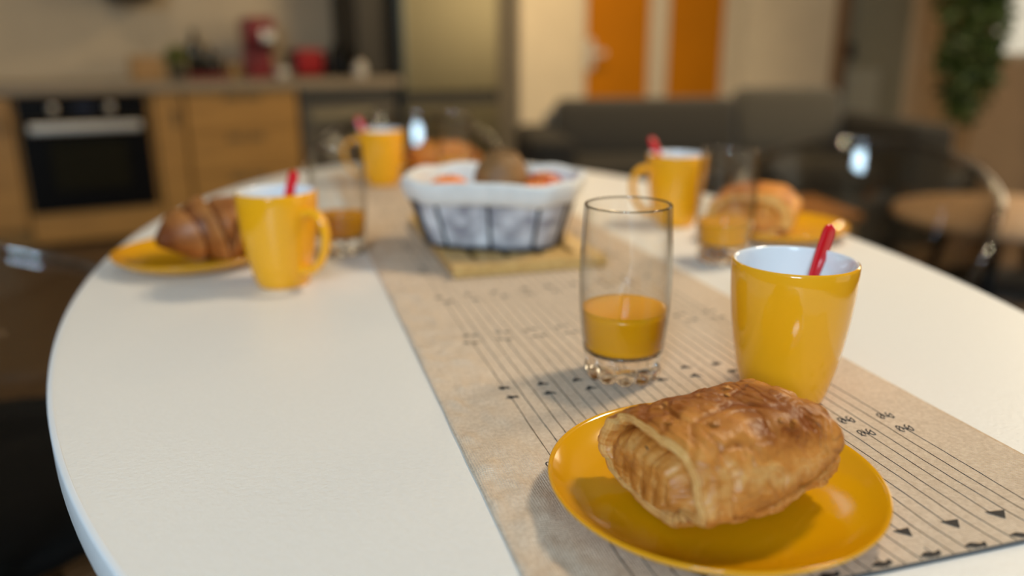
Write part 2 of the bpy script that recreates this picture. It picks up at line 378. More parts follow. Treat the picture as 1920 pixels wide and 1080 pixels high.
# ---- grey green door
d2 = bpy.data.objects.new('door_2', None); C.objects.link(d2); d2.location = (2.82, YB, 0); d2['kind'] = 'structure'
box_obj('door_leaf', (0, 0.05, 1.05), (0.50, 0.04, 2.1), M_door_grey, d2)
box_obj('lower_panel', (-0.08, 0.022, 0.56), (0.27, 0.02, 0.56), M_door_pale, d2)
box_obj('door_handle', (-0.21, 0.0, 0.98), (0.06, 0.05, 0.11), M_black, d2, 0.015)
box_obj('door_post', (-0.30, 0.0, 1.05), (0.09, 0.08, 2.1), plain('brown_post', (0.22, 0.12, 0.05), 0.6), d2)

# ---------------------------------------------------------------- outside the window: hedge and pale facade
o = box_obj('garden_wall', (7.6, 5.6, 1.2), (0.2, 6.0, 2.4), M_curtain, None, 0.01); tag(o, 'pale rendered garden wall outside the window', 'wall')
def leaf_cloud(name, centre, rad, n, size, mat, parent=None, seed=1):
    rnd = random.Random(seed); vs = []; fs = []
    for i in range(n):
        d = Vector((rnd.gauss(0, 1), rnd.gauss(0, 1), rnd.gauss(0, 1))).normalized() * (rnd.random() ** 0.4)
        p = Vector(centre) + Vector((d.x * rad[0], d.y * rad[1], d.z * rad[2]))
        a = Vector((rnd.gauss(0, 1), rnd.gauss(0, 1), rnd.gauss(0, .6))).normalized(); b = a.cross(Vector((rnd.gauss(0, 1), rnd.gauss(0, 1), rnd.gauss(0, 1)))).normalized()
        s = size * rnd.uniform(.6, 1.3); nn = a.cross(b) * s * 0.15; k = len(vs)
        vs += [p - a * s, p - a * s * .2 + b * s * .4 + nn, p + a * s * .5 + b * s * .3 + nn, p + a * s, p + a * s * .5 - b * s * .3 + nn, p - a * s * .2 - b * s * .4 + nn]
        fs += [(k, k + 1, k + 2, k + 3), (k, k + 3, k + 4, k + 5)]
    return mesh_obj(name, vs, fs, mat, parent, smooth=False)
sh = thing('garden_shrub', (5.0, 6.9, 0), 'green shrub outside the window at the right edge', 'shrub')
fo = leaf_cloud('foliage', (0, 0, 0.85), (0.5, 0.8, 0.55), 700, 0.07, plain('bright_leaf', (0.16, 0.26, 0.05), 0.6, var=.3), sh, 4); fo['kind'] = 'stuff'
tube('trunk', [(0, 0, 0), (0.02, 0, .4), (0, 0, .9)], 0.03, M_box, sh)

# ---------------------------------------------------------------- kitchen
WTZ = 0.835
ct = kthing('worktop', 0.0, 0.0, 0.0, 'long grey brown kitchen worktop above the oven and cabinets', 'worktop')
kpart('slab', -1.5, 2.03, -0.03, 0.63, WTZ - 0.05, WTZ, M_worktop, ct, 0.004)
def cabinet(s0, s1, label, drawers=0, name='base_cabinet'):
    t = kthing(name, (s0 + s1) / 2, 0.0, 0.0, label, 'cabinet')
    kpart('body', s0 + .002, s1 - .002, 0.02, 0.60, 0.10, WTZ - 0.052, M_oak, t, 0.002)
    kpart('plinth', s0 + .002, s1 - .002, 0.06, 0.58, 0.0, 0.10, M_oak, t, 0.002)
    if drawers:
        zs = [0.11, 0.335, 0.56, WTZ - 0.055]
        for i in range(drawers):
            z0, z1 = zs[i], zs[i + 1]
            d = kpart('drawer', s0 + .006, s1 - .006, 0.0, 0.02, z0 + .003, z1 - .003, M_oak, t, 0.003)
            for sg in (-1, 1):
                zc = z1 - .035; sc = (s0 + s1) / 2 + sg * .055
                g = kbox('finger_slot', sc - .045, sc + .045, -0.006, 0.004, zc - .016, zc + .016, M_flower if False else M_slot, None, 0.004)
                g.parent = d; g.location = (sg * .055 , -0.010, zc - (z0 + z1) / 2); g.rotation_euler = (0, 0, 0)
    else:
        kpart('door', s0 + .006, s1 - .006, 0.0, 0.02, 0.113, WTZ - 0.058, M_oak, t, 0.003)
        kpart('handle', s1 - .05, s1 - .03, -0.02, -0.004, 0.60, 0.70, M_slot, t, 0.004)
    return t
M_slot = plain('dark_wood_slot', (0.16, 0.095, 0.03), 0.6)
cabinet(-0.62, -0.02, 'light oak base cabinet left of the black oven, cut by the frame edge')
cabinet(0.625, 0.78, 'narrow light oak cabinet front directly right of the oven')
cabinet(0.785, 1.40, 'light oak drawer cabinet with three drawers and finger slots', 3, 'drawer_cabinet')
# oven
ov = kthing('built_in_oven', 0.30, 0.0, 0.0, 'black built-in oven with long pale handle and two knobs', 'oven')
kpart('housing', -0.015, 0.62, 0.02, 0.58, 0.10, WTZ - 0.052, M_oak, ov, 0.002)
kpart('plinth', -0.015, 0.62, 0.0, 0.58, 0.03, 0.185, M_oak, ov, 0.002)
kpart('control_panel', 0.0, 0.595, -0.01, 0.02, 0.665, WTZ - 0.06, M_black, ov)
dr = kpart('door', 0.0, 0.595, -0.015, 0.02, 0.19, 0.66, M_black, ov)
kpart('door_window', 0.12, 0.475, -0.018, -0.012, 0.30, 0.56, M_dark_glass, ov)
kpart('handle', 0.04, 0.555, -0.065, -0.040, 0.595, 0.645, M_steel, ov, 0.010)
for s in (0.055, 0.54):
    kpart('handle_post', s, s + .02, -0.045, -0.012, 0.605, 0.635, M_steel, ov)
for s in (0.16, 0.42):
    k_ = lathe('knob', [(0.0, 0), (0.021, 0), (0.023, 0.02), (0.0, 0.02)], M_steel, None, 24)
    k_.location = K(s, -0.01, 0.715); k_.rotation_euler = (PI / 2, 0, KT); reparent(k_, ov)
kpart('display', 0.255, 0.345, -0.013, -0.009, 0.695, 0.735, plain('blue_display', (0.02, 0.03, 0.06), 0.1), ov)
# dishwasher
dw = kthing('dishwasher', 1.7, 0.0, 0.0, 'dark grey dishwasher front between the drawers and the fridge', 'dishwasher')
kpart('body', 1.415, 2.0, 0.02, 0.60, 0.08, WTZ - 0.052, M_steel_dark, dw)
kpart('door', 1.42, 1.995, -0.005, 0.02, 0.09, 0.68, M_steel_dark, dw)
kpart('control_strip', 1.42, 1.995, -0.005, 0.02, 0.69, WTZ - 0.075, M_pot, dw)
kpart('handle', 1.46, 1.84, -0.04, -0.02, 0.60, 0.65, plain('olive_steel', (0.30, 0.26, 0.17), 0.35, metal=.6), dw, .006)
# fridge
fr = kthing('fridge_freezer', 2.37, 0.0, 0.0, 'tall brushed steel fridge freezer beside the cream wall', 'fridge')
kpart('body', 2.05, 2.70, 0.05, 0.62, 0.02, 2.0, M_steel_dark, fr, 0.006)
kpart('upper_door', 2.05, 2.70, -0.02, 0.045, 0.735, 2.0, M_fridge, fr, 0.012)
kpart('lower_door', 2.05, 2.70, -0.02, 0.045, 0.06, 0.66, M_fridge, fr, 0.012)
kpart('grip_recess', 2.06, 2.69, 0.0, 0.045, 0.66, 0.735, M_pot, fr, 0.004)
for s in (2.10, 2.60):
    kpart('foot', s, s + .05, 0.06, 0.12, 0.0, 0.03, M_black, fr)
sp = kthing('tall_filler_panel', 2.78, 0.1, 0.0, 'dark brown upright filler panel right of the fridge', 'panel')
kpart('board', 2.715, 2.855, 0.02, 0.60, 0.0, 2.2, plain('dark_brown_panel', (0.13, 0.105, 0.07), .6), sp)
td = kthing('tall_dark_cupboard', 1.92, 0.4, WTZ, 'tall black cupboard standing on the worktop end by the fridge', 'cupboard')
kpart('carcass', 1.815, 2.03, 0.14, 0.62, WTZ + .001, 2.2, plain('black_brown_laminate', (0.030, 0.024, 0.014), .5), td)
kpart('door', 1.815, 2.03, 0.12, 0.138, WTZ + .004, 2.2, plain('black_brown_laminate_2', (0.026, 0.020, 0.012), .45), td)
# extractor hood corner seen at the top
hc = kthing('extractor_hood', 0.60, 0.4, 1.25, 'black extractor hood whose lower edge shows at the top', 'hood')
kpart('canopy', 0.50, 0.74, 0.28, 0.638, 1.265, CE - .002, M_black, hc, .01)
kpart('filter', 0.56, 0.70, 0.32, 0.60, 1.262, 1.272, M_steel_dark, hc, .002)
# things on the worktop
zW = WTZ + 0.0005
t = kthing('wooden_crate', 0.66, 0.38, zW, 'open wooden crate at the left end of the worktop things', 'crate')
kpart('bottom', 0.57, 0.73, 0.28, 0.46, zW, zW + .012, M_box, t)
for a in ((0.57, 0.585, 0.28, 0.46), (0.715, 0.73, 0.28, 0.46), (0.585, 0.715, 0.28, 0.295), (0.585, 0.715, 0.445, 0.46)):
    kpart('side_board', a[0], a[1], a[2], a[3], zW + .012, zW + .13, M_box, t)
t = kthing('potted_herb', 0.81, 0.33, zW, 'potted olive green herb between the wooden crate and dark bottles', 'plant')
lathe('pot', [(0.0, 0), (0.035, 0), (0.045, 0.07), (0.041, 0.07), (0.038, 0.06), (0, 0.06)], M_pot, t, 24)
f = leaf_cloud('foliage', (0, 0, 0.13), (0.065, 0.065, 0.06), 220, 0.022, M_herb, t, 3); f['kind'] = 'stuff'
tube('stem', [(0, 0, .055), (0, 0, .14)], .004, M_herb, t)
t = kthing('red_tray', 0.99, 0.38, zW, 'shallow red tray under the dark bottles', 'tray')
kpart('base', 0.86, 1.10, 0.30, 0.48, zW, zW + .008, M_redmetal, t)
for a in ((0.86, 0.87, 0.30, 0.48), (1.09, 1.10, 0.30, 0.48), (0.87, 1.09, 0.30, 0.31), (0.87, 1.09, 0.47, 0.48)):
    kpart('rim', a[0], a[1], a[2], a[3], zW + .008, zW + .026, M_redmetal, t)
def bottle(s, off, h, r, mat, label, z=zW + .0085):
    t = kthing('bottle', s, off, z, label, 'bottle', 'dark bottles on the red tray')
    lathe('body', [(0, 0), (r, 0), (r, h * .6), (r * .8, h * .7), (r * .36, h * .8), (r * .34, h * .94), (0, h * .94)], mat, t, 24)
    lathe('cap', [(r * .38, h * .93), (r * .42, h * .935), (r * .42, h), (0, h)], M_pot, t, 16)
bottle(0.925, 0.40, 0.265, 0.044, M_bottle, 'tallest dark bottle, on the red tray beside the herb')
bottle(1.005, 0.37, 0.17, 0.033, M_bottle, 'shorter dark bottle on the middle of the red tray')
bottle(1.052, 0.42, 0.13, 0.028, plain('brown_bottle', (0.05, 0.03, 0.015), .2), 'small brown bottle at the right end of the red tray')
t = kthing('yellow_jar', 1.135, 0.40, zW, 'small amber yellow jar left of the red coffee machine', 'jar')
lathe('body', [(0, 0), (.028, 0), (.030, .01), (.030, .075), (.024, .085), (0, .085)], M_ambergl, t, 24)
lathe('lid', [(.026, .083), (.027, .084), (.027, .098), (0, .098)], M_redmetal, t, 24)
# coffee machine
t = kthing('coffee_machine', 1.29, 0.36, zW, 'tall dark red coffee machine with chrome spout on the worktop', 'coffee machine')
kpart('drip_base', 1.19, 1.37, 0.24, 0.48, zW, zW + .035, M_redmetal, t, .006)
kpart('column', 1.20, 1.36, 0.37, 0.48, zW + .035, zW + .21, M_redmetal, t, .008)
kpart('brew_head', 1.195, 1.365, 0.26, 0.48, zW + .21, zW + .345, M_redmetal, t, .02)
kpart('chrome_front', 1.275, 1.36, 0.235, 0.265, zW + .20, zW + .275, M_chrome, t, .015)
kpart('spout', 1.29, 1.35, 0.25, 0.32, zW + .16, zW + .205, M_black, t, .006)
t = kthing('coffee_cup', 1.37, 0.20, zW, 'pale cup standing in front of the red coffee machine', 'cup')
lathe('bowl', [(0, 0), (.026, 0), (.040, .055), (.037, .055), (.024, .006), (0, .006)], M_cer, t, 32)
tube('handle', [(.036, 0, .045), (.056, 0, .043), (.056, 0, .022), (.031, 0, .015)], .004, M_cer, t, 8)
# toaster
t = kthing('toaster', 1.56, 0.36, zW, 'bright red toaster with black ends on the worktop', 'toaster')
kpart('shell', 1.475, 1.645, 0.27, 0.43, zW + .012, zW + .165, M_brightred, t, .02)
kpart('end_cap', 1.452, 1.478, 0.275, 0.425, zW + .010, zW + .155, M_black, t, .008)
kpart('end_cap', 1.642, 1.668, 0.275, 0.425, zW + .010, zW + .155, M_black, t, .008)
for oo in (0.31, 0.37):
    kpart('bread_slot', 1.49, 1.63, oo, oo + .022, zW + .160, zW + .1665, M_black, t, .002)
kpart('foot_rail', 1.48, 1.64, 0.29, 0.41, zW, zW + .014, M_black, t, .002)
t = kthing('black_kettle', 1.72, 0.24, zW, 'tall black kettle between the toaster and the dark cupboard', 'kettle')
lathe('body', [(0, 0), (.055, 0), (.058, .02), (.042, .17), (.034, .185), (0, .19)], M_black, t, 28)
tube('handle', [(.036, 0, .165), (.075, 0, .17), (.085, 0, .11), (.054, 0, .04)], .008, M_black, t, 8)
lathe('lid_knob', [(.012, .186), (.014, .2), (0, .208)], M_black, t, 16)
t = kthing('white_jar', 1.80, 0.06, zW, 'small pale jar near the right end of the worktop', 'jar')
lathe('body', [(0, 0), (.035, 0), (.038, .06), (.030, .075), (0, .075)], M_cer, t, 28)
lathe('lid', [(.03, .073), (.031, .074), (.031, .088), (.006, .092), (.008, .10), (0, .104)], M_steel, t, 28)

# ---------------------------------------------------------------- sofa, coffee table, pouf, plant
SA = math.radians(5)
so = thing('sofa', (1.02, 4.05, 0), 'low charcoal grey sofa in front of the amber door', 'sofa', None, SA)
def spart(name, c, s, mat, bev=.05, rot=None):
    return box_obj(name, c, s, mat, so, bev, 0, 4, rot, True)
spart('base', (0, 0.1, 0.20), (1.86, 0.86, 0.24), M_sofa, .03)
spart('backrest', (0, 0.47, 0.42), (1.60, 0.20, 0.50), M_sofa, .05)
M_sofa_shaded = plain('shaded_sofa_fabric', (0.022, 0.019, 0.015), rough=0.95, var=0.15, scale=120, bump=0.4)  # darker copy of the sofa fabric: shade on arms and seats painted in
spart('armrest', (-0.86, 0.06, 0.33), (0.20, 0.92, 0.54), M_sofa_shaded, .04)
spart('armrest', (0.90, 0.06, 0.36), (0.22, 0.92, 0.58), M_sofa_shaded, .04)
spart('seat_cushion', (-0.39, 0.0, 0.395), (0.72, 0.68, 0.15), M_sofa_shaded, .05)
spart('seat_cushion', (0.36, 0.0, 0.395), (0.74, 0.68, 0.15), M_sofa_shaded, .05)
rt = Matrix.Rotation(math.radians(-14), 4, 'X')
spart('back_cushion', (-0.28, 0.33, 0.585), (0.98, 0.16, 0.32), M_sofa, .06, rt)
spart('back_cushion', (0.50, 0.33, 0.61), (0.60, 0.17, 0.37), M_sofa2, .07, rt)
for x in (-.82, .82):
    for y in (-.25, .45):
        box_obj('foot', (x, y, .04), (.06, .06, .08), M_black, so, .005)
tb = thing('coffee_table', (1.05, 3.18, 0), 'small orange brown wooden coffee table between sofa and clear chair', 'coffee table', None, .1)
box_obj('top', (0, 0, .37), (.55, .42, .03), wood('orange_wood', (.50, .22, .06), (.38, .15, .04)), tb, .008)
for x in (-.24, .24):
    for y in (-.17, .17):
        box_obj('leg', (x, y, .178), (.035, .035, .356), M_box, tb, .003)
rtb = thing('round_coffee_table', (1.84, 2.86, 0), 'round pale wooden low table at the right edge beyond the clear chair', 'coffee table')
M_palewood = wood('pale_peach_wood', (.46, .30, .175), (.38, .24, .135), scale=3)
lathe('top', [(0, .385), (.40, .385), (.418, .392), (.42, .405), (.412, .417), (0, .418)], M_palewood, rtb, 64)
for q in range(4):
    a = PI / 4 + q * PI / 2
    tube('leg', [(.22 * math.cos(a), .22 * math.sin(a), .384), (.30 * math.cos(a), .30 * math.sin(a), 0)], [.022, .016], M_black, rtb, 12)
lathe('lower_shelf', [(0, .14), (.24, .14), (.24, .158), (0, .158)], M_pot, rtb, 48)
pl = thing('tall_house_plant', (2.72, 4.95, 0), 'tall dark green house plant behind the sofa beside the window', 'plant')
lathe('pot', [(0, 0), (.13, 0), (.17, .30), (.155, .30), (.15, .26), (0, .26)], M_pot, pl, 32)
tube('stem', [(0, 0, .25), (.02, 0, .7), (-.02, .01, 1.2), (.02, 0, 1.7)], .018, M_box, pl, 8)
tube('stem', [(.04, 0, .25), (.10, .02, .7), (.14, .01, 1.3)], .012, M_box, pl, 8)
f = leaf_cloud('foliage', (0, 0, 0), (.19, .19, .46), 760, 0.052, M_leaf, pl, 9); f['kind'] = 'stuff'; f.location = (0.02, 0, .98)
f = leaf_cloud('foliage', (0, 0, 0), (.30, .22, .42), 760, 0.055, M_leaf, pl, 12); f['kind'] = 'stuff'; f.location = (-.02, 0, 1.52)

# ---------------------------------------------------------------- clear tub chairs
def chair(name, loc, rz, label, r0=0.235, top=0.78):
    """rz: direction the sitter faces; the shell wraps the back"""
    t = thing(name, loc, label, 'chair', 'clear tub chairs around the table', rz)
    nphi, nz = 48, 14
    vs = []; fs = []
    rows = []
    def pt(phi, w, inner):
        a = abs(phi) / math.radians(118)
        zt = top - (top - 0.66) * smoothstep(0.15, 0.95, a) - 0.09 * smoothstep(0.85, 1.0, a)
        z = 0.43 + (zt - 0.43) * w
        r = r0 + 0.045 * w ** 1.3 - (0.006 if inner else 0)
        ang = PI + phi
        return (r * math.cos(ang) * 1.02, r * math.sin(ang), z)
    for side in (0, 1):
        for i in range(nphi + 1):
            phi = math.radians(-118 + 236 * i / nphi)
            for j in range(nz + 1):
                vs.append(pt(phi, j / nz, side))
    n1 = (nphi + 1) * (nz + 1)
    for i in range(nphi):
        for j in range(nz):
            a = i * (nz + 1) + j; b = a + nz + 1
            fs.append((a, b, b + 1, a + 1)); fs.append((n1 + a, n1 + a + 1, n1 + b + 1, n1 + b))
    for i in range(nphi):
        for j in (0, nz):
            a = i * (nz + 1) + j; b = a + nz + 1; fs.append((a, b, n1 + b, n1 + a))
    for i in (0, nphi):
        for j in range(nz):
            a = i * (nz + 1) + j; fs.append((a, a + 1, n1 + a + 1, n1 + a))
    mesh_obj('backrest_shell', vs, fs, M_shell, t)
    # thick rolled rim along the upper edge of the shell
    rim = [pt(math.radians(-118), q / 6, 0) for q in range(6)] + [pt(math.radians(-118 + 236 * i / 60), 1.0, 0) for i in range(61)] + [pt(math.radians(118), 1 - q / 6, 0) for q in range(1, 7)]
    tube('rolled_rim', rim, 0.009, M_rim, t, 10)
    lathe('seat', [(0, .425), (r0 - .01, .425), (r0, .432), (r0 - .006, .442), (0, .440)], M_shell, t, 40)
    lathe('seat_pad', [(0, .444), (r0 - .035, .444), (r0 - .02, .458), (r0 - .035, .478), (r0 * .5, .486), (0, .488)], M_seat, t, 40)
    for sx in (-1, 1):
        for sy in (-1, 1):
            tube('leg', [(sx * .15, sy * .15, .424), (sx * .175, sy * .175, .2), (sx * .20, sy * .20, 0.0)], [.017, .014, .010], M_rim, t, 10)
    return t
M_rim = thin_glass('clear_rim_plastic', face=(0.80, 0.79, 0.76), edge=(0.38, 0.37, 0.35), power=1.5, ior=2.0)
chair('tub_chair', (-0.69, 0.90, 0), 0.12, 'clear tub chair with black seat pad at the left edge', r0=.275, top=.80)
chair('tub_chair', (0.80, 1.82, 0), math.radians(246), 'clear tub chair at the right, in front of the sofa', top=.76)
chair('tub_chair', (-0.28, 2.22, 0), math.radians(-80), 'clear tub chair at the far table end before the dishwasher', top=.80)

# ---------------------------------------------------------------- dining table
TX, TY, TA, TB, TH = -0.022, 0.99, 0.466, 0.86, 0.264
tbl = thing('dining_table', (TX, TY, 0), 'large white oval dining table with pale edge', 'table', None, TH)
n = 240
def oval(a, b, z): return [(a * math.cos(2 * PI * k / n), b * math.sin(2 * PI * k / n), z) for k in range(n)]
e = 0.0015
vs = oval(TA - .004, TB - .004, ZT); fs = [tuple(range(n))]
vs += oval(TA - .004, TB - .004, ZT - .024); fs.append(tuple(range(n, 2 * n))[::-1])
fs += [(k, (k + 1) % n, n + (k + 1) % n, n + k) for k in range(n)]
o = mesh_obj('tabletop', vs, fs, M_table, tbl, smooth=False)
rings = [(-.0042, .00012), (-.0015, .0001), (-.0004, -.0005), (0, -.002), (0, -.022), (-.0006, -.0238), (-.0035, -.0244)]
vs = []
for d, z in rings: vs += oval(TA + d, TB + d, ZT + z)
fs = []
m = len(rings)
for i in range(m - 1):
    for k in range(n): fs.append((i * n + k, (i + 1) * n + k, (i + 1) * n + (k + 1) % n, i * n + (k + 1) % n))
o = mesh_obj('edge_band', vs, fs, M_table_edge, tbl)
o['label'] = 'smooth bluish white edge band'
M_leg = plain('white_leg_paint', (.6, .6, .6), .4)
lathe('pedestal', [(0, .03), (.06, .03), (.045, .1), (.04, .6), (.10, .70), (.2, .7255), (0, .7255)], M_leg, tbl, 40)
lathe('foot_disc', [(0, 0), (.3, 0), (.3, .012), (.07, .03), (0, .03)], M_leg, tbl, 48)

# ---------------------------------------------------------------- table runner
RTH = math.radians(16)
U = Vector((math.cos(RTH), math.sin(RTH), 0)); V = Vector((-math.sin(RTH), math.cos(RTH), 0))
U0, U1, V0, V1 = 0.0925, 0.4185, 0.2627, 1.645
def rh(u, v):
    """height of the cloth over the table: creases in the plain left margin, flat elsewhere"""
    w = smoothstep(0.150, 0.110, u) if u < 0.15 else 0.0
    c = noise.noise(Vector((u * 40 + v * 8, v * 46 - u * 20, 1.3)))
    c2 = noise.noise(Vector((u * 110, v * 70, 4.0)))
    h = w * (0.0040 * max(0.0, c + .10) + 0.0030 * max(0, c2))
    h += 0.00025 * noise.noise(Vector((u * 26, v * 17, 9)))
    h *= smoothstep(U0, U0 + .006, u)
    return ZT + 0.0011 + max(h, -.0003)
run = thing('table_runner', (0, 0, 0), 'beige linen table runner with rows of black stitched lines', 'table runner', None, RTH)
# local frame of the runner: x = u, y = v
nu, nv = 110, 420
vs = []; fs = []
def edge_w(v): return 0.0006 * noise.noise(Vector((v * 25, 3, 0)))
for j in range(nv + 1):
    v = V0 + (V1 - V0) * j / nv
    for i in range(nu + 1):
        u = U0 + (U1 - U0) * i / nu
        uu = u + (edge_w(v) if i in (0, nu) else 0)
        vs.append((uu, v, rh(u, v)))
for j in range(nv):
    for i in range(nu):
        a = j * (nu + 1) + i; fs.append((a, a + 1, a + nu + 2, a + nu + 1))
base = len(vs)
bd = [i for i in range(nu + 1)] + [j * (nu + 1) + nu for j in range(1, nv + 1)] + [nv * (nu + 1) + i for i in range(nu - 1, -1, -1)] + [j * (nu + 1) for j in range(nv - 1, 0, -1)]
for b in bd: x, y, z = vs[b]; vs.append((x, y, ZT + 0.0001))
for k in range(len(bd)):
    k2 = (k + 1) % len(bd); fs.append((bd[k], base + k, base + k2, bd[k2]))
mesh_obj('cloth', vs, fs, M_linen, run)
# dark grey line along the hem at the near end
hv, hf = tube_data([(U0 + (U1 - U0) * i / 80, V0 + .0006, rh(U0 + (U1 - U0) * i / 80, V0) - .0002) for i in range(81)], .0010, 8)
o = mesh_obj('hem_line', hv, hf, plain('grey_hem_line', (.10, .10, .10), .9), run); o['label'] = 'dark grey hem line across the near end'
NL = 25; UL = 0.1426; DU = 0.00968
rows_v = [0.277 + 0.1165 * k for k in range(12)]
def wob(i, v):
    a = 0.0009 * noise.noise(Vector((i * 3.1, v * 14, 0.5))) + 0.0003 * noise.noise(Vector((i * 7.7, v * 60, 2)))
    if v < 0.30: a += 0.010 * ((0.30 - v) / 0.045) ** 2 * 0.45
    return a
rnd = random.Random(5)
for i in range(NL):
    vs = []; fs = []
    u = UL + DU * i
    col = (i % 3 == 0)
    v = V0 + .002
    segs = []
    if col:
        prev = V0 + .002
        for k, rv in enumerate(rows_v):
            segs.append((prev, rv - .0095 if rnd.random() < .8 else rv - .004)); prev = rv + .0095
        segs.append((prev, V1 - .004))
    else:
        prev = V0 + .002
        segs.append((prev, V1 - .004))
    for a, b in segs:
        nseg = max(2, int((b - a) / .004)); hw = 0.00032
        for q in range(nseg + 1):
            vv = a + (b - a) * q / nseg; uc = u + wob(i, vv)
            w = hw * (0.75 + 0.5 * rnd.random())
            z = rh(uc, vv) + .00022
            k = len(vs)
            vs += [(uc - w, vv, z - .0002), (uc, vv, z + .00012), (uc + w, vv, z - .0002)]
            if q: fs += [(k - 3, k - 2, k + 1, k), (k - 2, k - 1, k + 2, k + 1)]
    mesh_obj('stitched_line', vs, fs, M_ink, run)
# little stitched motifs (bird / twig like marks), four designs
def ribbon(path, w):
    vs = []; fs = []
    P = [Vector((x, y, 0)) for x, y in path]
    for q, p in enumerate(P):
        t = (P[min(q + 1, len(P) - 1)] - P[max(q - 1, 0)]).normalized(); s = Vector((-t.y, t.x, 0)) * w
        k = len(vs); vs += [tuple(p - s), (p.x, p.y, .0003), tuple(p + s)]
        if q: fs += [(k - 3, k - 2, k + 1, k), (k - 2, k - 1, k + 2, k + 1)]
    return vs, fs
def motif(kind, seed):
    r = random.Random(seed); vs = []; fs = []
    def add(d):
        k = len(vs); vs.extend(d[0]); fs.extend([tuple(x + k for x in f) for f in d[1]])
    def poly(pts):
        k = len(vs); vs.extend([(x, y, .0002) for x, y in pts]); fs.append(tuple(range(k, k + len(pts))))
    j = lambda s=.0006: r.uniform(-s, s)
    if kind == 0:        # solid little wedges
        poly([(-.006 + j(), .0105 + j()), (.005 + j(), .0125 + j()), (.001 + j(), .0045 + j())])
        poly([(-.007 + j(), -.0105 + j()), (-.002, -.0080), (.003 + j(), -.0092), (.006 + j(), -.0075), (.0055, -.0110), (-.0015, -.0125)])
    elif kind == 1:      # looped twigs
        for s0 in (-1, 1):
            cy = s0 * .0095
            for c in (-.003, .0035):
                p = []
                for q in range(14):
                    a = q / 13 * 2 * PI * .85 + r.uniform(0, .5) + c * 300
                    p.append((c + .0017 * math.cos(a) + j(.0002), cy + .0042 * math.sin(a) + j(.0003)))
                add(ribbon(p, .00042))
            add(ribbon([(-.005 + j(), cy - .003), (-.002, cy + .002 + j()), (.001, cy - .002), (.0055, cy + .0025)], .00042))
    elif kind == 2:      # blobs
        for cx, cy in ((-.0015, .0085), (.001, -.0085)):
            pts = []
            for q in range(11):
                a = 2 * PI * q / 11; rr = .0026 * (1 + .45 * math.sin(3 * a + seed)) 
                pts.append((cx + rr * 1.35 * math.cos(a), cy + rr * math.sin(a)))
            poly(pts)
        add(ribbon([(-.0055, .0075), (-.001, .009), (.0035, .0070)], .0006)); add(ribbon([(-.004, -.0095), (.001, -.008), (.006, -.0098)], .0006))
    else:                # small clover pair
        for cx, cy in ((-.0042, .0085), (.0035, .0090), (-.0035, -.0080), (.0040, -.0085)):
            poly([(cx + .0022 * math.cos(2 * PI * q / 7) * (1.3 if q % 2 else .8), cy + .0018 * math.sin(2 * PI * q / 7)) for q in range(7)])
            add(ribbon([(cx - .003, cy + .001), (cx, cy), (cx + .003, cy + .0012)], .0005))
    return vs, fs
row_kind = [0, 1, 2, 3, 2, 0, 1, 3, 2, 0, 1, 2]
cache = {}
for k, rv in enumerate(rows_v):
    for cidx in range(9):
        uc = UL + 3 * DU * cidx
        key = (row_kind[k], cidx % 3)
        if key not in cache:
            vs, fs = motif(key[0], key[1] + 10 * key[0]); me = bpy.data.meshes.new('stitched_motif'); me.from_pydata(vs, [], fs); me.update(); me.materials.append(M_ink); cache[key] = me
        o = bpy.data.objects.new('stitched_motif', cache[key]); C.objects.link(o); o.parent = run
        dv = 0.012 * (cidx / 8) if k >= 4 else 0
        o.location = (uc + wob(3 * cidx, rv), rv + dv + rnd.uniform(-.0008, .0008), rh(uc, rv) + .0002); o.rotation_euler = (0, 0, rnd.uniform(-.25, .25))
ZR = ZT + 0.0016     # top of the cloth where things stand

# ---------------------------------------------------------------- mugs, spoons, plates, tumblers
def make_mug(loc, hrot, label, z=ZR):
    t = thing('mug', (loc[0], loc[1], z), label, 'mug', 'yellow mugs', 0)
    prof = [(0.0, .0012), (.0235, .0012), (.0245, 0), (.0262, .0), (.0275, .002), (.0300, .010), (.0335, .024), (.0368, .042), (.0392, .060), (.0408, .078), (.0414, .090), (.0415, .0975), (.0411, .0990), (.0402, .0996)]
    b = lathe('body', prof[:], M_yellow, t, 96, open_=True)
    me = b.data
    inn = [(.0402, .0996), (.0390, .0993), (.0384, .0975), (.0380, .090), (.0372, .075), (.0352, .055), (.0315, .032), (.026, .014), (.018, .008), (0, .007)]
    o = lathe('inner_glaze', inn, M_white_glaze, t, 96, open_=True); o['label'] = 'white glazed inside of the mug'
    # ear handle
    c, s = math.cos(hrot), math.sin(hrot)
    prof2 = [(.0399, .0800), (.0460, .0815), (.0560, .0800), (.0635, .0735), (.0668, .0630), (.0662, .0510), (.0625, .0395), (.0555, .0290), (.0460, .0215), (.0380, .0195), (.0322, .0192)]
    # refine with Catmull-Rom
    P = [Vector((x, 0, z_)) for x, z_ in prof2]; pts = []
    for i in range(len(P) - 1):
        p0, p1, p2, p3 = P[max(i - 1, 0)], P[i], P[i + 1], P[min(i + 2, len(P) - 1)]
        for q in range(5):
            w = q / 5
            pts.append(0.5 * ((2 * p1) + (-p0 + p2) * w + (2 * p0 - 5 * p1 + 4 * p2 - p3) * w * w + (-p0 + 3 * p1 - 3 * p2 + p3) * w ** 3))
    pts.append(P[-1])
    m = len(pts); rad = [.0042 + .0022 * (abs(2 * i / (m - 1) - 1)) ** 4 for i in range(m)]
    pts = [Vector((p.x * c, p.x * s, p.z)) for p in pts]
    tube('handle', pts, rad, M_yellow, t, 14, flat=1.35, up=Vector((-s, c, 0)) if True else None)
    return t
m1 = make_mug((0.1914, 0.5232), math.radians(75), 'nearest yellow mug, on the runner behind the front plate')
m2 = make_mug((-0.2436, 0.821), math.radians(-32), 'yellow mug on bare white table beside the croissant', ZT)
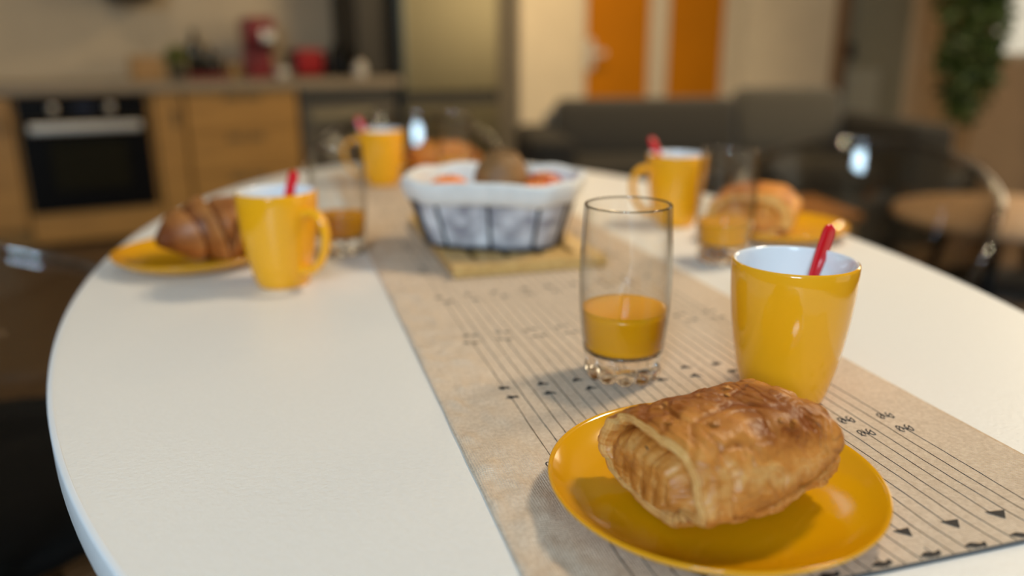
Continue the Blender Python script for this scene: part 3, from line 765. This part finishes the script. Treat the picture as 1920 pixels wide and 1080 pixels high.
m3 = make_mug((-0.2361, 1.469), math.radians(190), 'farthest yellow mug, behind the fabric basket', ZR)
m4 = make_mug((0.2303, 1.114), math.radians(197), 'yellow mug right of the basket, behind two tumblers', ZT)

def make_spoon(mug, foot, lean, length, label):
    """foot: point on the mug floor, lean: point the handle rests on at the rim (mug coordinates)"""
    a = Vector(foot); b = Vector(lean); d = (b - a).normalized()
    t = thing('spoon', Vector(mug.location), label, 'spoon', 'red teaspoons standing in mugs')
    side = d.cross(Vector((0, 1, 0)) if abs(d.y) < .8 else Vector((1, 0, 0)))
    up = Vector((0.35, -1, 0.3)); up = (up - d * up.dot(d)).normalized(); sd = d.cross(up).normalized()
    # handle: flat oval section, widening to a rounded end
    vs = []; fs = []; N = 40; n = 14
    for i in range(N + 1):
        w = i / N; p = a + d * (0.020 + (length - 0.020) * w)
        hw = .0024 + .0032 * smoothstep(.25, .9, w)
        if w > .93: hw *= math.sqrt(max(0.0, 1 - ((w - .93) / .07) ** 2)) * .98 + .02
        th = .0015 + .0006 * w
        if w > .97: th *= max(.15, 1 - (w - .97) / .03)
        for k in range(n):
            q = 2 * PI * k / n
            vs.append(p + sd * hw * math.copysign(abs(math.cos(q)) ** .8, math.cos(q)) + up * th * math.sin(q))
    for i in range(N):
        for k in range(n):
            k2 = (k + 1) % n; fs.append((i * n + k, i * n + k2, (i + 1) * n + k2, (i + 1) * n + k))
    fs.append(tuple(range(n))[::-1]); fs.append(tuple(range(N * n, (N + 1) * n)))
    mesh_obj('handle', vs, fs, M_red, t)
    vs = []; fs = []; N2, n2 = 12, 20
    cb = a + d * .013
    for i in range(N2 + 1):
        f = i / N2
        for k in range(n2):
            q = 2 * PI * k / n2
            vs.append(cb + d * (.013 * f * math.cos(q)) + sd * (.0085 * f * math.sin(q)) - up * (.0030 * (1 - f * f)) + up * .001)
    for i in range(N2):
        for k in range(n2):
            k2 = (k + 1) % n2; fs.append((i * n2 + k, i * n2 + k2, (i + 1) * n2 + k2, (i + 1) * n2 + k))
    o = mesh_obj('bowl', vs, fs, M_red, t)
    md = o.modifiers.new('thick', 'SOLIDIFY'); md.thickness = .0008
    return t
make_spoon(m1, (-.012, -.016, .0115), (.0275, .0250, .0985), .1260, 'red plastic teaspoon in the nearest mug')
make_spoon(m2, (-.010, -.012, .0115), (.0060, .0370, .0985), .1190, 'red teaspoon in the mug beside the croissant')
make_spoon(m3, (.012, -.006, .0115), (-.034, .012, .0985), .1250, 'red teaspoon leaning left in the farthest mug')
make_spoon(m4, (.010, -.006, .0115), (-.024, .028, .0985), .1230, 'red teaspoon in the mug right of the basket')

def make_plate(loc, label, z):
    t = thing('plate', (loc[0], loc[1], z), label, 'plate', 'yellow plates')
    prof = [(0, .0030), (.030, .0030), (.050, .0033), (.062, .0046), (.073, .0078), (.081, .0120), (.0862, .0160), (.0880, .0174), (.0888, .0172), (.0890, .0164), (.0880, .0148), (.082, .0095), (.073, .0045), (.064, .0012), (.056, .0004), (.052, .0), (.050, .0), (.049, .0006), (0, .0006)]
    lathe('dish', prof, M_yellow_plate, t, 128)
    return t
p1 = make_plate((0.108, 0.3865), 'yellow plate nearest the camera under a flaky chocolate pastry', ZR + .0003)
p2 = make_plate((-0.372, 0.910), 'yellow plate at the left table edge under a croissant', ZT)
p3 = make_plate((0.353, 1.042), 'yellow plate at the right table edge, half behind a tumbler', ZT)
p4 = make_plate((-0.145, 1.655), 'yellow plate at the far table end behind the basket', ZT + .0025)

GH = 0.130
def g_out(z):
    P = [(0, .0262), (.006, .0275), (.018, .0290), (.024, .0300), (.035, .0315), (.055, .0333), (.075, .0339), (.095, .0334), (.115, .0322), (.130, .0313)]
    for (z0, r0), (z1, r1) in zip(P, P[1:]):
        if z <= z1: return r0 + (r1 - r0) * (z - z0) / (z1 - z0)
    return P[-1][1]
def make_tumbler(loc, label, level, z, rot=0.0):
    t = thing('tumbler', (loc[0], loc[1], z), label, 'glass', 'tumblers of orange juice', rot)
    th = .0019
    out = [(g_out(.0235 + (GH - .0235) * i / 26), .0235 + (GH - .0235) * i / 26) for i in range(27)]
    inn = [(r - th, zz) for r, zz in out][::-1]
    prof = out + [(out[-1][0] - .0002, GH + .0006), (out[-1][0] - th * .5, GH + .0009), (out[-1][0] - th + .0002, GH + .0006)] + inn
    o = lathe('wall', prof, M_wall_glass, t, 96, closed=True)
    rimp = [((g_out(GH) - th / 2) * math.cos(a), (g_out(GH) - th / 2) * math.sin(a), GH + .0004) for a in [2 * PI * k / 96 for k in range(96)]]
    tube('rim', rimp, .00085, M_glass_rim, t, 8, closed=True)
    # heavy base with a ring of moulded bumps, concave below
    nb = 11
    def rf(r, zz, a):
        w = smoothstep(.020, .006, zz) * smoothstep(.004, .02, r)
        b_ = abs(math.cos(nb * a / 2)) ** .7
        return r * (1 - .10 * w * (1 - b_)), zz + (.0035 * (1 - b_) * smoothstep(.008, .0, zz) * smoothstep(.010, .02, r))
    bp = [(0, .0060), (.010, .0052), (.017, .0030), (.0215, .0006), (.0245, .0), (.0266, .0012), (.0283, .0050), (.0290, .0095), (.0284, .0140), (.0290, .0175), (.0299, .0225), (.0300, .0236), (.0284, .0236), (.0270, .0215), (.024, .0203), (.012, .0196), (0, .0195)]
    lathe('heavy_base', bp, M_base_glass, t, 176, rfun=rf)
    # juice
    if level:
        jp = [(0, .0200), (.012, .0201), (.024, .0208), (.0272, .0222), (.0286, .0245)]
        zz = .028
        while zz < level - .002: jp.append((g_out(zz) - th - .0001, zz)); zz += .004
        rl = g_out(level) - th - .0001
        jp += [(rl, level + .0006), (rl - .0009, level + .0001), (rl - .0025, level - .0001), (0, level - .0001)]
        lathe('juice', jp, M_juice, t, 96)
    return t
M_glass_rim = thin_glass('tumbler_rim_glass', face=(0.82, 0.81, 0.78), edge=(0.30, 0.29, 0.27), power=1.0, ior=1.6)
make_tumbler((0.0830, 0.5625), 'nearest tumbler, a third full of orange juice on the runner', .0535, ZR, .1)
make_tumbler((0.2455, 0.9060), 'tumbler of juice between the nearest mug and the right plate', .0480, ZT, .5)
make_tumbler((-0.2090, 0.9560), 'tumbler of darker juice behind the mug beside the croissant', .0480, ZT, .9)
make_tumbler((-0.1056, 1.500), 'tumbler behind the basket, to the right of the farthest mug', .0400, ZT + .0016, .3)

# ---------------------------------------------------------------- pastries
def make_pain(loc, rz, label, mat, L=.096, Wd=.086, H=.055, seed=0, sc=1.0):
    t = thing('chocolate_pastry', loc, label, 'pastry', 'chocolate pastries', rz)
    sd = seed * 17.3
    NX, NT = 230, 320
    def section(th, x):
        """outer outline at angle th: y across, z up; a loaf that sags onto its flat bottom"""
        c, s = math.cos(th), math.sin(th)
        ny = math.copysign(abs(c) ** (.90 if s > 0 else .62), c); nz = math.copysign(abs(s) ** .95, s)
        e = abs(2 * x / L)
        tap = 1 - .10 * e ** 3
        y = Wd / 2 * ny * tap
        z = H * .40 + (H * .62 if s > 0 else H * .40) * nz * (1 - .20 * e ** 2.2)
        if s < 0: y *= 1 - .10 * s * s
        y += .002 * math.sin(x * 60 + sd)
        return y, z
    vs = []; fs = []; bk = []
    def outer(x, th):
        y, z = section(th, x)
        cy, cz = 0.0, H * .42
        d = Vector((0, y, z - cz)); dn = d.normalized()
        s = math.sin(th); c = math.cos(th)
        # seam where the upper sheet ends on the near side (th slightly below horizontal on -y side)
        front = smoothstep(0.15, .6, -c)
        seam_z = H * (.43 + .26 * (x / L) + .05 * noise.noise(Vector((x * 45 + sd, 2, 0))))
        k = smoothstep(seam_z - .0012, seam_z + .0008, z) 
        step = front * (k * .0046 - .0018 * smoothstep(seam_z - .001, 0, z) - .0066 * math.exp(-((z - seam_z + .0016) / .0020) ** 2))
        seam2 = H * (.21 + .05 * noise.noise(Vector((x * 40 + sd, 7, 0))))
        step -= front * .0034 * math.exp(-((z - seam2) / .0015) ** 2)
        # second sheet edge running round the end near the visible cap
        e = x + L / 2
        band = L * .150 + .002 * noise.noise(Vector((th * 3, sd, 4)))
        lip = (.0020 * smoothstep(band, band - .002, e) - .0012 * math.exp(-((e - band - .001) / .0014) ** 2)) if s > -.4 else 0
        lip += .0008 * smoothstep(band * .5, band * .5 - .001, e)
        bl = noise.noise(Vector((x * 28 + sd, y * 28, z * 28))) * .0018
        fl = fbm((x * 90 + sd, y * 55, z * 80), 5) * .0009
        flk = abs(noise.noise(Vector((x * 150 + sd, y * 60, z * 90)))) * .0008
        rip = .0006 * math.sin(z * 2200 + 5 * noise.noise(Vector((x * 60, z * 100, sd)))) * front * smoothstep(H * .5, H * .2, z)
        top = smoothstep(.40, .80, s)
        tq = (noise.noise(Vector((x * 38 + sd, y * 30, z * 62))) + .45 * noise.noise(Vector((x * 110 + sd, y * 70, z * 160))) + 1.2) * 3.4
        tf = tq - math.floor(tq); ter = (math.floor(tq) + smoothstep(.80, 1.0, tf)) * .00075 - .0025
        ted = math.exp(-((tf - .86) / .07) ** 2)
        crack = -.0011 * top * smoothstep(.78, .98, 1 - abs(noise.noise(Vector((x * 42 + sd, y * 70, 3.3)))) * 1.0)
        d2 = dn * (bl + fl + flk + step + lip + rip + crack + ter)
        p = Vector((x, y, z)) + d2
        p.x += .0012 * noise.noise(Vector((th * 4, x * 40, sd)))
        p.z = max(p.z, .0003)
        blotch = noise.noise(Vector((x * 24 + 3 + sd, y * 24, 1.0)))
        bake_shade = .36 + .34 * top * smoothstep(-.25, .25, blotch + .12) + .16 * smoothstep(.35, .7, s) + .13 * ted
        bake_shade += .95 * front * math.exp(-((z - seam_z + .0016) / .0022) ** 2) + .70 * front * math.exp(-((z - seam2) / .0012) ** 2)  # seam creases darkened: their shade is painted into the crust colour
        bake_shade += .22 * front * math.exp(-((z - seam_z - .003) / .004) ** 2)
        bake_shade -= .03 * smoothstep(band + .001, band - .001, e)
        bake_shade += -crack * 250 * .6
        bake_shade += .10 * front * smoothstep(H * .3, 0, z)
        return p, bake_shade
    for i in range(NX + 1):
        x = -L / 2 + L * i / NX
        for k in range(NT):
            p, b = outer(x, 2 * PI * k / NT); vs.append(p); bk.append(b)
    for i in range(NX):
        for k in range(NT):
            k2 = (k + 1) % NT; fs.append((i * NT + k, (i + 1) * NT + k, (i + 1) * NT + k2, i * NT + k2))
    # end caps: rings shrinking towards a centre, with lamination steps, a gap and the rolled core bulging out
    NRC = 60
    for endi, sg in ((0, -1), (NX, 1)):
        ring0 = endi * NT
        centre = Vector((sg * L / 2, -.006, H * .36))
        prev = ring0
        for r in range(1, NRC + 1):
            q = r / NRC; tt = 1 - q * .985
            base = len(vs)
            for k in range(NT):
                th = 2 * PI * k / NT
                o_ = vs[ring0 + k]
                dirv = Vector((0, o_.y - centre.y, o_.z - centre.z))
                s = math.sin(th); c = math.cos(th)
                wide = .72 + .26 * smoothstep(-.9, .5, -c)     # band is thinner towards the far side
                gap0 = 1 - (.30 * (1 - .55 * smoothstep(-.2, .9, c)))
                p = Vector((0, centre.y + dirv.y * tt, centre.z + dirv.z * tt))
                # x profile
                if tt > gap0:
                    f = (1 - tt) / (1 - gap0)
                    xo = .0012 * math.sin(f * PI) + .0007 * math.sin(f * 4 * 2 * PI + 1.2 * noise.noise(Vector((th * 5, f * 3, sd)))) - .0025 * f
                    b = .42 - .26 * math.sin(f * PI) + .16 * math.sin(f * 4 * 2 * PI)
                else:
                    f = (gap0 - tt) / gap0
                    up = smoothstep(-.1, .7, s)
                    xo = -.0025 - (.0075 * up + .0015) * math.exp(-(f / .10) ** 2) + .0075 * smoothstep(.04, .40, f)
                    wr = noise.noise(Vector((p.y * 210 + sd, p.z * 60, 5)))
                    xo += .0014 * wr * smoothstep(.05, .2, f) + .0007 * fbm((p.y * 300, p.z * 160, sd), 3) * smoothstep(.03, .15, f)
                    b = .40 + .35 * wr + .10 * smoothstep(.0, .3, f) + .5 * up * math.exp(-(f / .08) ** 2)  # last term paints the shade inside the upper gap
                vs.append(Vector((sg * (L / 2 + xo) + (o_.x - sg * L / 2) * (1 - q), p.y, p.z))); bk.append(b)
            for k in range(NT):
                k2 = (k + 1) % NT
                f_ = (prev + k, base + k, base + k2, prev + k2)
                fs.append(f_ if sg > 0 else f_[::-1])
            prev = base
        f_ = tuple(range(prev, prev + NT)); fs.append(f_ if sg < 0 else f_)
    bk = [max(0.0, min(1.0, b)) for b in bk]
    mesh_obj('crust', vs, fs, mat, t, attr=bk)
    # chocolate stick showing in the gap at the near end
    cb = tube('chocolate_stick', [(-L / 2 + .004, .004, H * .66), (-L / 2 - .0010, .004, H * .66)], [.0045, .004], M_flower, t, 10, flat=.6)
    cb['label'] = 'dark chocolate stick end'
    # loose flakes of crust
    rr = random.Random(seed + 3)
    for q in range(9):
        x = rr.uniform(-L * .46, L * .2); th = rr.uniform(1.2, 2.4)
        p, _ = outer(x, th); a = rr.uniform(0, PI); s = rr.uniform(.0022, .0045)
        ca, sa = math.cos(a) * s, math.sin(a) * s
        up = .0014
        v2 = [p + Vector((ca, sa, .0006)), p + Vector((-sa * .6, ca * .6, up)), p + Vector((-ca, -sa, .0004)), p + Vector((sa * .5, -ca * .5, up * .9)), p + Vector((0, 0, .0022))]
        mesh_obj('flake', v2, [(0, 1, 4), (1, 2, 4), (2, 3, 4), (3, 0, 4)], mat, t, False, attr=[.6] * 5)
    return t
make_pain((0.1120, 0.3870, ZR + .0040), math.radians(28), 'large glossy flaky chocolate pastry on the nearest plate', M_pastry, seed=1)
make_pain((0.318, 1.040, ZT + .0046), math.radians(68), 'chocolate pastry on the right plate, pale rolled end towards the camera', M_pastry_c, L=.108, Wd=.104, H=.064, seed=2)

def make_croissant(loc, rz, label, mat, span=.15, bend=.055, R=.029, seed=0):
    t = thing('croissant', loc, label, 'croissant', 'croissants', rz)
    NS, NT = 180, 72; vs = []; fs = []; bk = []
    for i in range(NS + 1):
        w = i / NS; a = (w - .5) * 2
        x = a * span / 2; y = -bend * (a * a) ; 
        env = max(.0, 1 - abs(a) ** 1.7) ** .85
        seg = (w * 5) % 1.0
        sym = seg if a < 0 else 1 - seg
        r = R * (.22 + .80 * env) * (1 + .26 * (smoothstep(0, 1, sym) - .5))
        tx, ty = span / 2, -2 * bend * a; ln = math.hypot(tx, ty); nx, ny = -ty / ln, tx / ln
        for k in range(NT):
            th = 2 * PI * k / NT
            # slant of the wraps
            rr = r * (1 + .05 * noise.noise(Vector((x * 60, th, seed))))
            off = rr * math.cos(th); z = rr * .95 * math.sin(th) + R * .80
            z = max(z, 0.0004)
            vs.append((x + nx * off + (.012 * math.sin(th)) * (1 if a > 0 else -1) * env, y + ny * off, z))
            bk.append(max(0, min(1, .55 - .45 * (sym - .5) * 1.2 + .25 * (1 - env) + .2 * math.sin(th) * .6)))
    for i in range(NS):
        for k in range(NT):
            k2 = (k + 1) % NT; fs.append((i * NT + k, (i + 1) * NT + k, (i + 1) * NT + k2, i * NT + k2))
    fs.append(tuple(range(NT))); fs.append(tuple(range(NS * NT, (NS + 1) * NT))[::-1])
    mesh_obj('crust', vs, fs, mat, t, attr=bk)
    return t
make_croissant((-0.335, 0.925, ZT + .0046), math.radians(24), 'brown ridged croissant on the left plate', M_pastry_b, span=.150, bend=.034, R=.040, seed=3)
make_croissant((-0.145, 1.650, ZT + .0062), math.radians(10), 'orange brown croissant on the far plate behind the basket', M_pastry_c, span=.15, bend=.035, R=.031, seed=5)

# ---------------------------------------------------------------- bamboo trivet under the basket
tv = thing('bamboo_trivet', (0, 0, 0), 'slatted bamboo trivet under the fabric basket', 'trivet', None, RTH)
tu0, tu1, tv0, tv1 = .168, .345, .812, 1.115
zb = ZR + .0005; zt_ = ZR + .0135
def rb(name, u0, u1, v0, v1, z0, z1):
    return box_obj(name, ((u0 + u1) / 2, (v0 + v1) / 2, (z0 + z1) / 2), (u1 - u0, v1 - v0, z1 - z0), M_bamboo, tv, .0012)
rb('end_rail', tu0, tu1, tv0, tv0 + .026, zb, zt_); rb('end_rail', tu0, tu1, tv1 - .026, tv1, zb, zt_)
ns = 5; gw = .0095; wS = (tu1 - tu0 - gw * (ns - 1)) / ns
for i in range(ns):
    u = tu0 + i * (wS + gw); rb('slat', u, u + wS, tv0 + .0262, tv1 - .0262, zb, zt_)
rb('cross_bar', tu0 + .002, tu1 - .002, (tv0 + tv1) / 2 - .01, (tv0 + tv1) / 2 + .01, zb, zb + .003)

# ---------------------------------------------------------------- basket
ZB = zt_ + .004
bk_ = thing('fabric_basket', (-0.020, 0.958, ZB), 'grey marbled fabric basket with white liner and black wire bars', 'basket', None, math.radians(-13))
BH = .074
def bring(w, z, n=96, push=0.0, ex=3.2):
    a = .080 + (.102 - .080) * w + push; b = .062 + (.084 - .062) * w + push
    return [(*sup(2 * PI * k / n, a, b, ex), z) for k in range(n)]
def loft(name, rings, mat, cap0=False, cap1=False, par=bk_, smooth=True):
    n = len(rings[0]); vs = [p for r in rings for p in r]; fs = []
    for i in range(len(rings) - 1):
        for k in range(n):
            k2 = (k + 1) % n; fs.append((i * n + k, i * n + k2, (i + 1) * n + k2, (i + 1) * n + k))
    if cap0: fs.append(tuple(range(n))[::-1])
    if cap1: fs.append(tuple(range((len(rings) - 1) * n, len(rings) * n)))
    return mesh_obj(name, vs, fs, mat, par, smooth)
rings = []
for i in range(13):
    w = i / 12
    r = bring(w, BH * w)
    r = [(x * (1 + .012 * noise.noise(Vector((x * 60, y * 60, w * 4)))), y * (1 + .012 * noise.noise(Vector((x * 50, y * 60, w * 4 + 3)))), z) for x, y, z in r]
    rings.append(r)
loft('fabric_side', rings, M_marble, True)
# liner folded over the rim: outside skirt, top roll, inside down to the floor
def lr(w, z, push):
    r = bring(w, z, push=push)
    return [(x * (1 + .008 * math.sin(k * .7) + .006 * math.sin(k * .31)), y * (1 + .008 * math.sin(k * .7 + 1)), zz + .0016 * math.sin(k * .45)) for k, (x, y, zz) in enumerate(r)]
lin_r = [lr(.70, BH * .70, .0040), lr(.72, BH * .715, .0050), lr(.80, BH * .80, .0062), lr(.95, BH * .96, .0062), lr(1, BH * 1.03, .0045), lr(1, BH * 1.055, .0015), lr(1, BH * 1.03, -.0025), lr(.9, BH * .9, -.004), lr(.5, BH * .5, -.004), lr(.1, .008, -.006)]
loft('cotton_liner', lin_r, M_liner, False, True)
# wires
def onb(a, w, push):
    x, y = sup(a, .080 + .022 * w + push, .062 + .022 * w + push, 3.2); return Vector((x, y, BH * w))
angs = [math.radians(d) for d in (20, 55, 90, 125, 160, 200, 222, 248.8, 272, 305, 345)]
for a in angs:
    tube('wire_bar', [onb(a, 0, .001) + Vector((0, 0, -.001)), onb(a, .33, .0015), onb(a, .66, .0015), onb(a, .92, .0015)], .0019, M_wire, bk_, 8)
tube('wire_ring', [Vector((*sup(2 * PI * k / 96, .0815, .0635, 3.2), -.0012)) for k in range(96)], .0019, M_wire, bk_, 8, closed=True)
for a in (35, 145, 215, 325):
    x, y = sup(math.radians(a), .075, .057, 3.2)
    lathe('foot', [(0, -.0040), (.005, -.0040), (.006, -.001), (0, -.001)], M_wire, bk_, 14, loc=(x, y, 0))
def fruit(name, loc, r, mat, label, cat, group, squash=.92, rough=0.0):
    t = thing(name, loc, label, cat, group)
    prof = []
    for i in range(25):
        a = -PI / 2 + PI * i / 24; rr = r * math.cos(a); z = r * squash * math.sin(a)
        dim = .10 * r * math.exp(-(rr / (.25 * r)) ** 2)
        prof.append((max(rr, 0), z - math.copysign(dim, z)))
    lathe('skin', prof, mat, t, 48)
    tube('stem', [(0, 0, r * squash * .88), (.001, 0, r * squash * 1.02)], .0018, M_box, t, 8)
    return t
bz = ZB + .008
fruit('clementine', (-0.076, 0.972, bz + .030 + .008), .030, M_orange, 'bright orange clementine at the left inside the basket', 'fruit', 'fruit in the basket')
fruit('clementine', (0.030, 0.925, bz + .029 + .008), .029, M_orange, 'clementine low behind the basket rim, right of the bread roll', 'fruit', 'fruit in the basket')
fruit('apple', (-0.032, 0.918, bz + .028 + .002), .028, M_apple, 'red apple in front of the brown roll inside the basket', 'fruit', 'fruit in the basket', .9)
fruit('apple', (0.040, 0.988, bz + .029 + .012), .029, M_apple, 'red apple at the right back inside the basket', 'fruit', 'fruit in the basket', .9)
br = thing('bread_roll', (-0.012, 0.990, bz + .014), 'rounded brown bread roll rising above the basket rim', 'bread')
vs, fs = lathe_data([(max(0, math.cos(a)) * .034, math.sin(a) * .040) for a in [-PI / 2 + PI * i / 24 for i in range(25)]], 48)
vs = [Vector(v) * (1 + .07 * noise.noise(Vector(v) * 45)) for v in vs]
o = mesh_obj('crust', vs, fs, M_roll, br); o.location = (0, 0, .040)
tube('score_mark', [Vector((-.018, -.014, .0770)), Vector((0, -.012, .0800)), Vector((.018, -.010, .0765))], .0018, M_roll, br, 8)
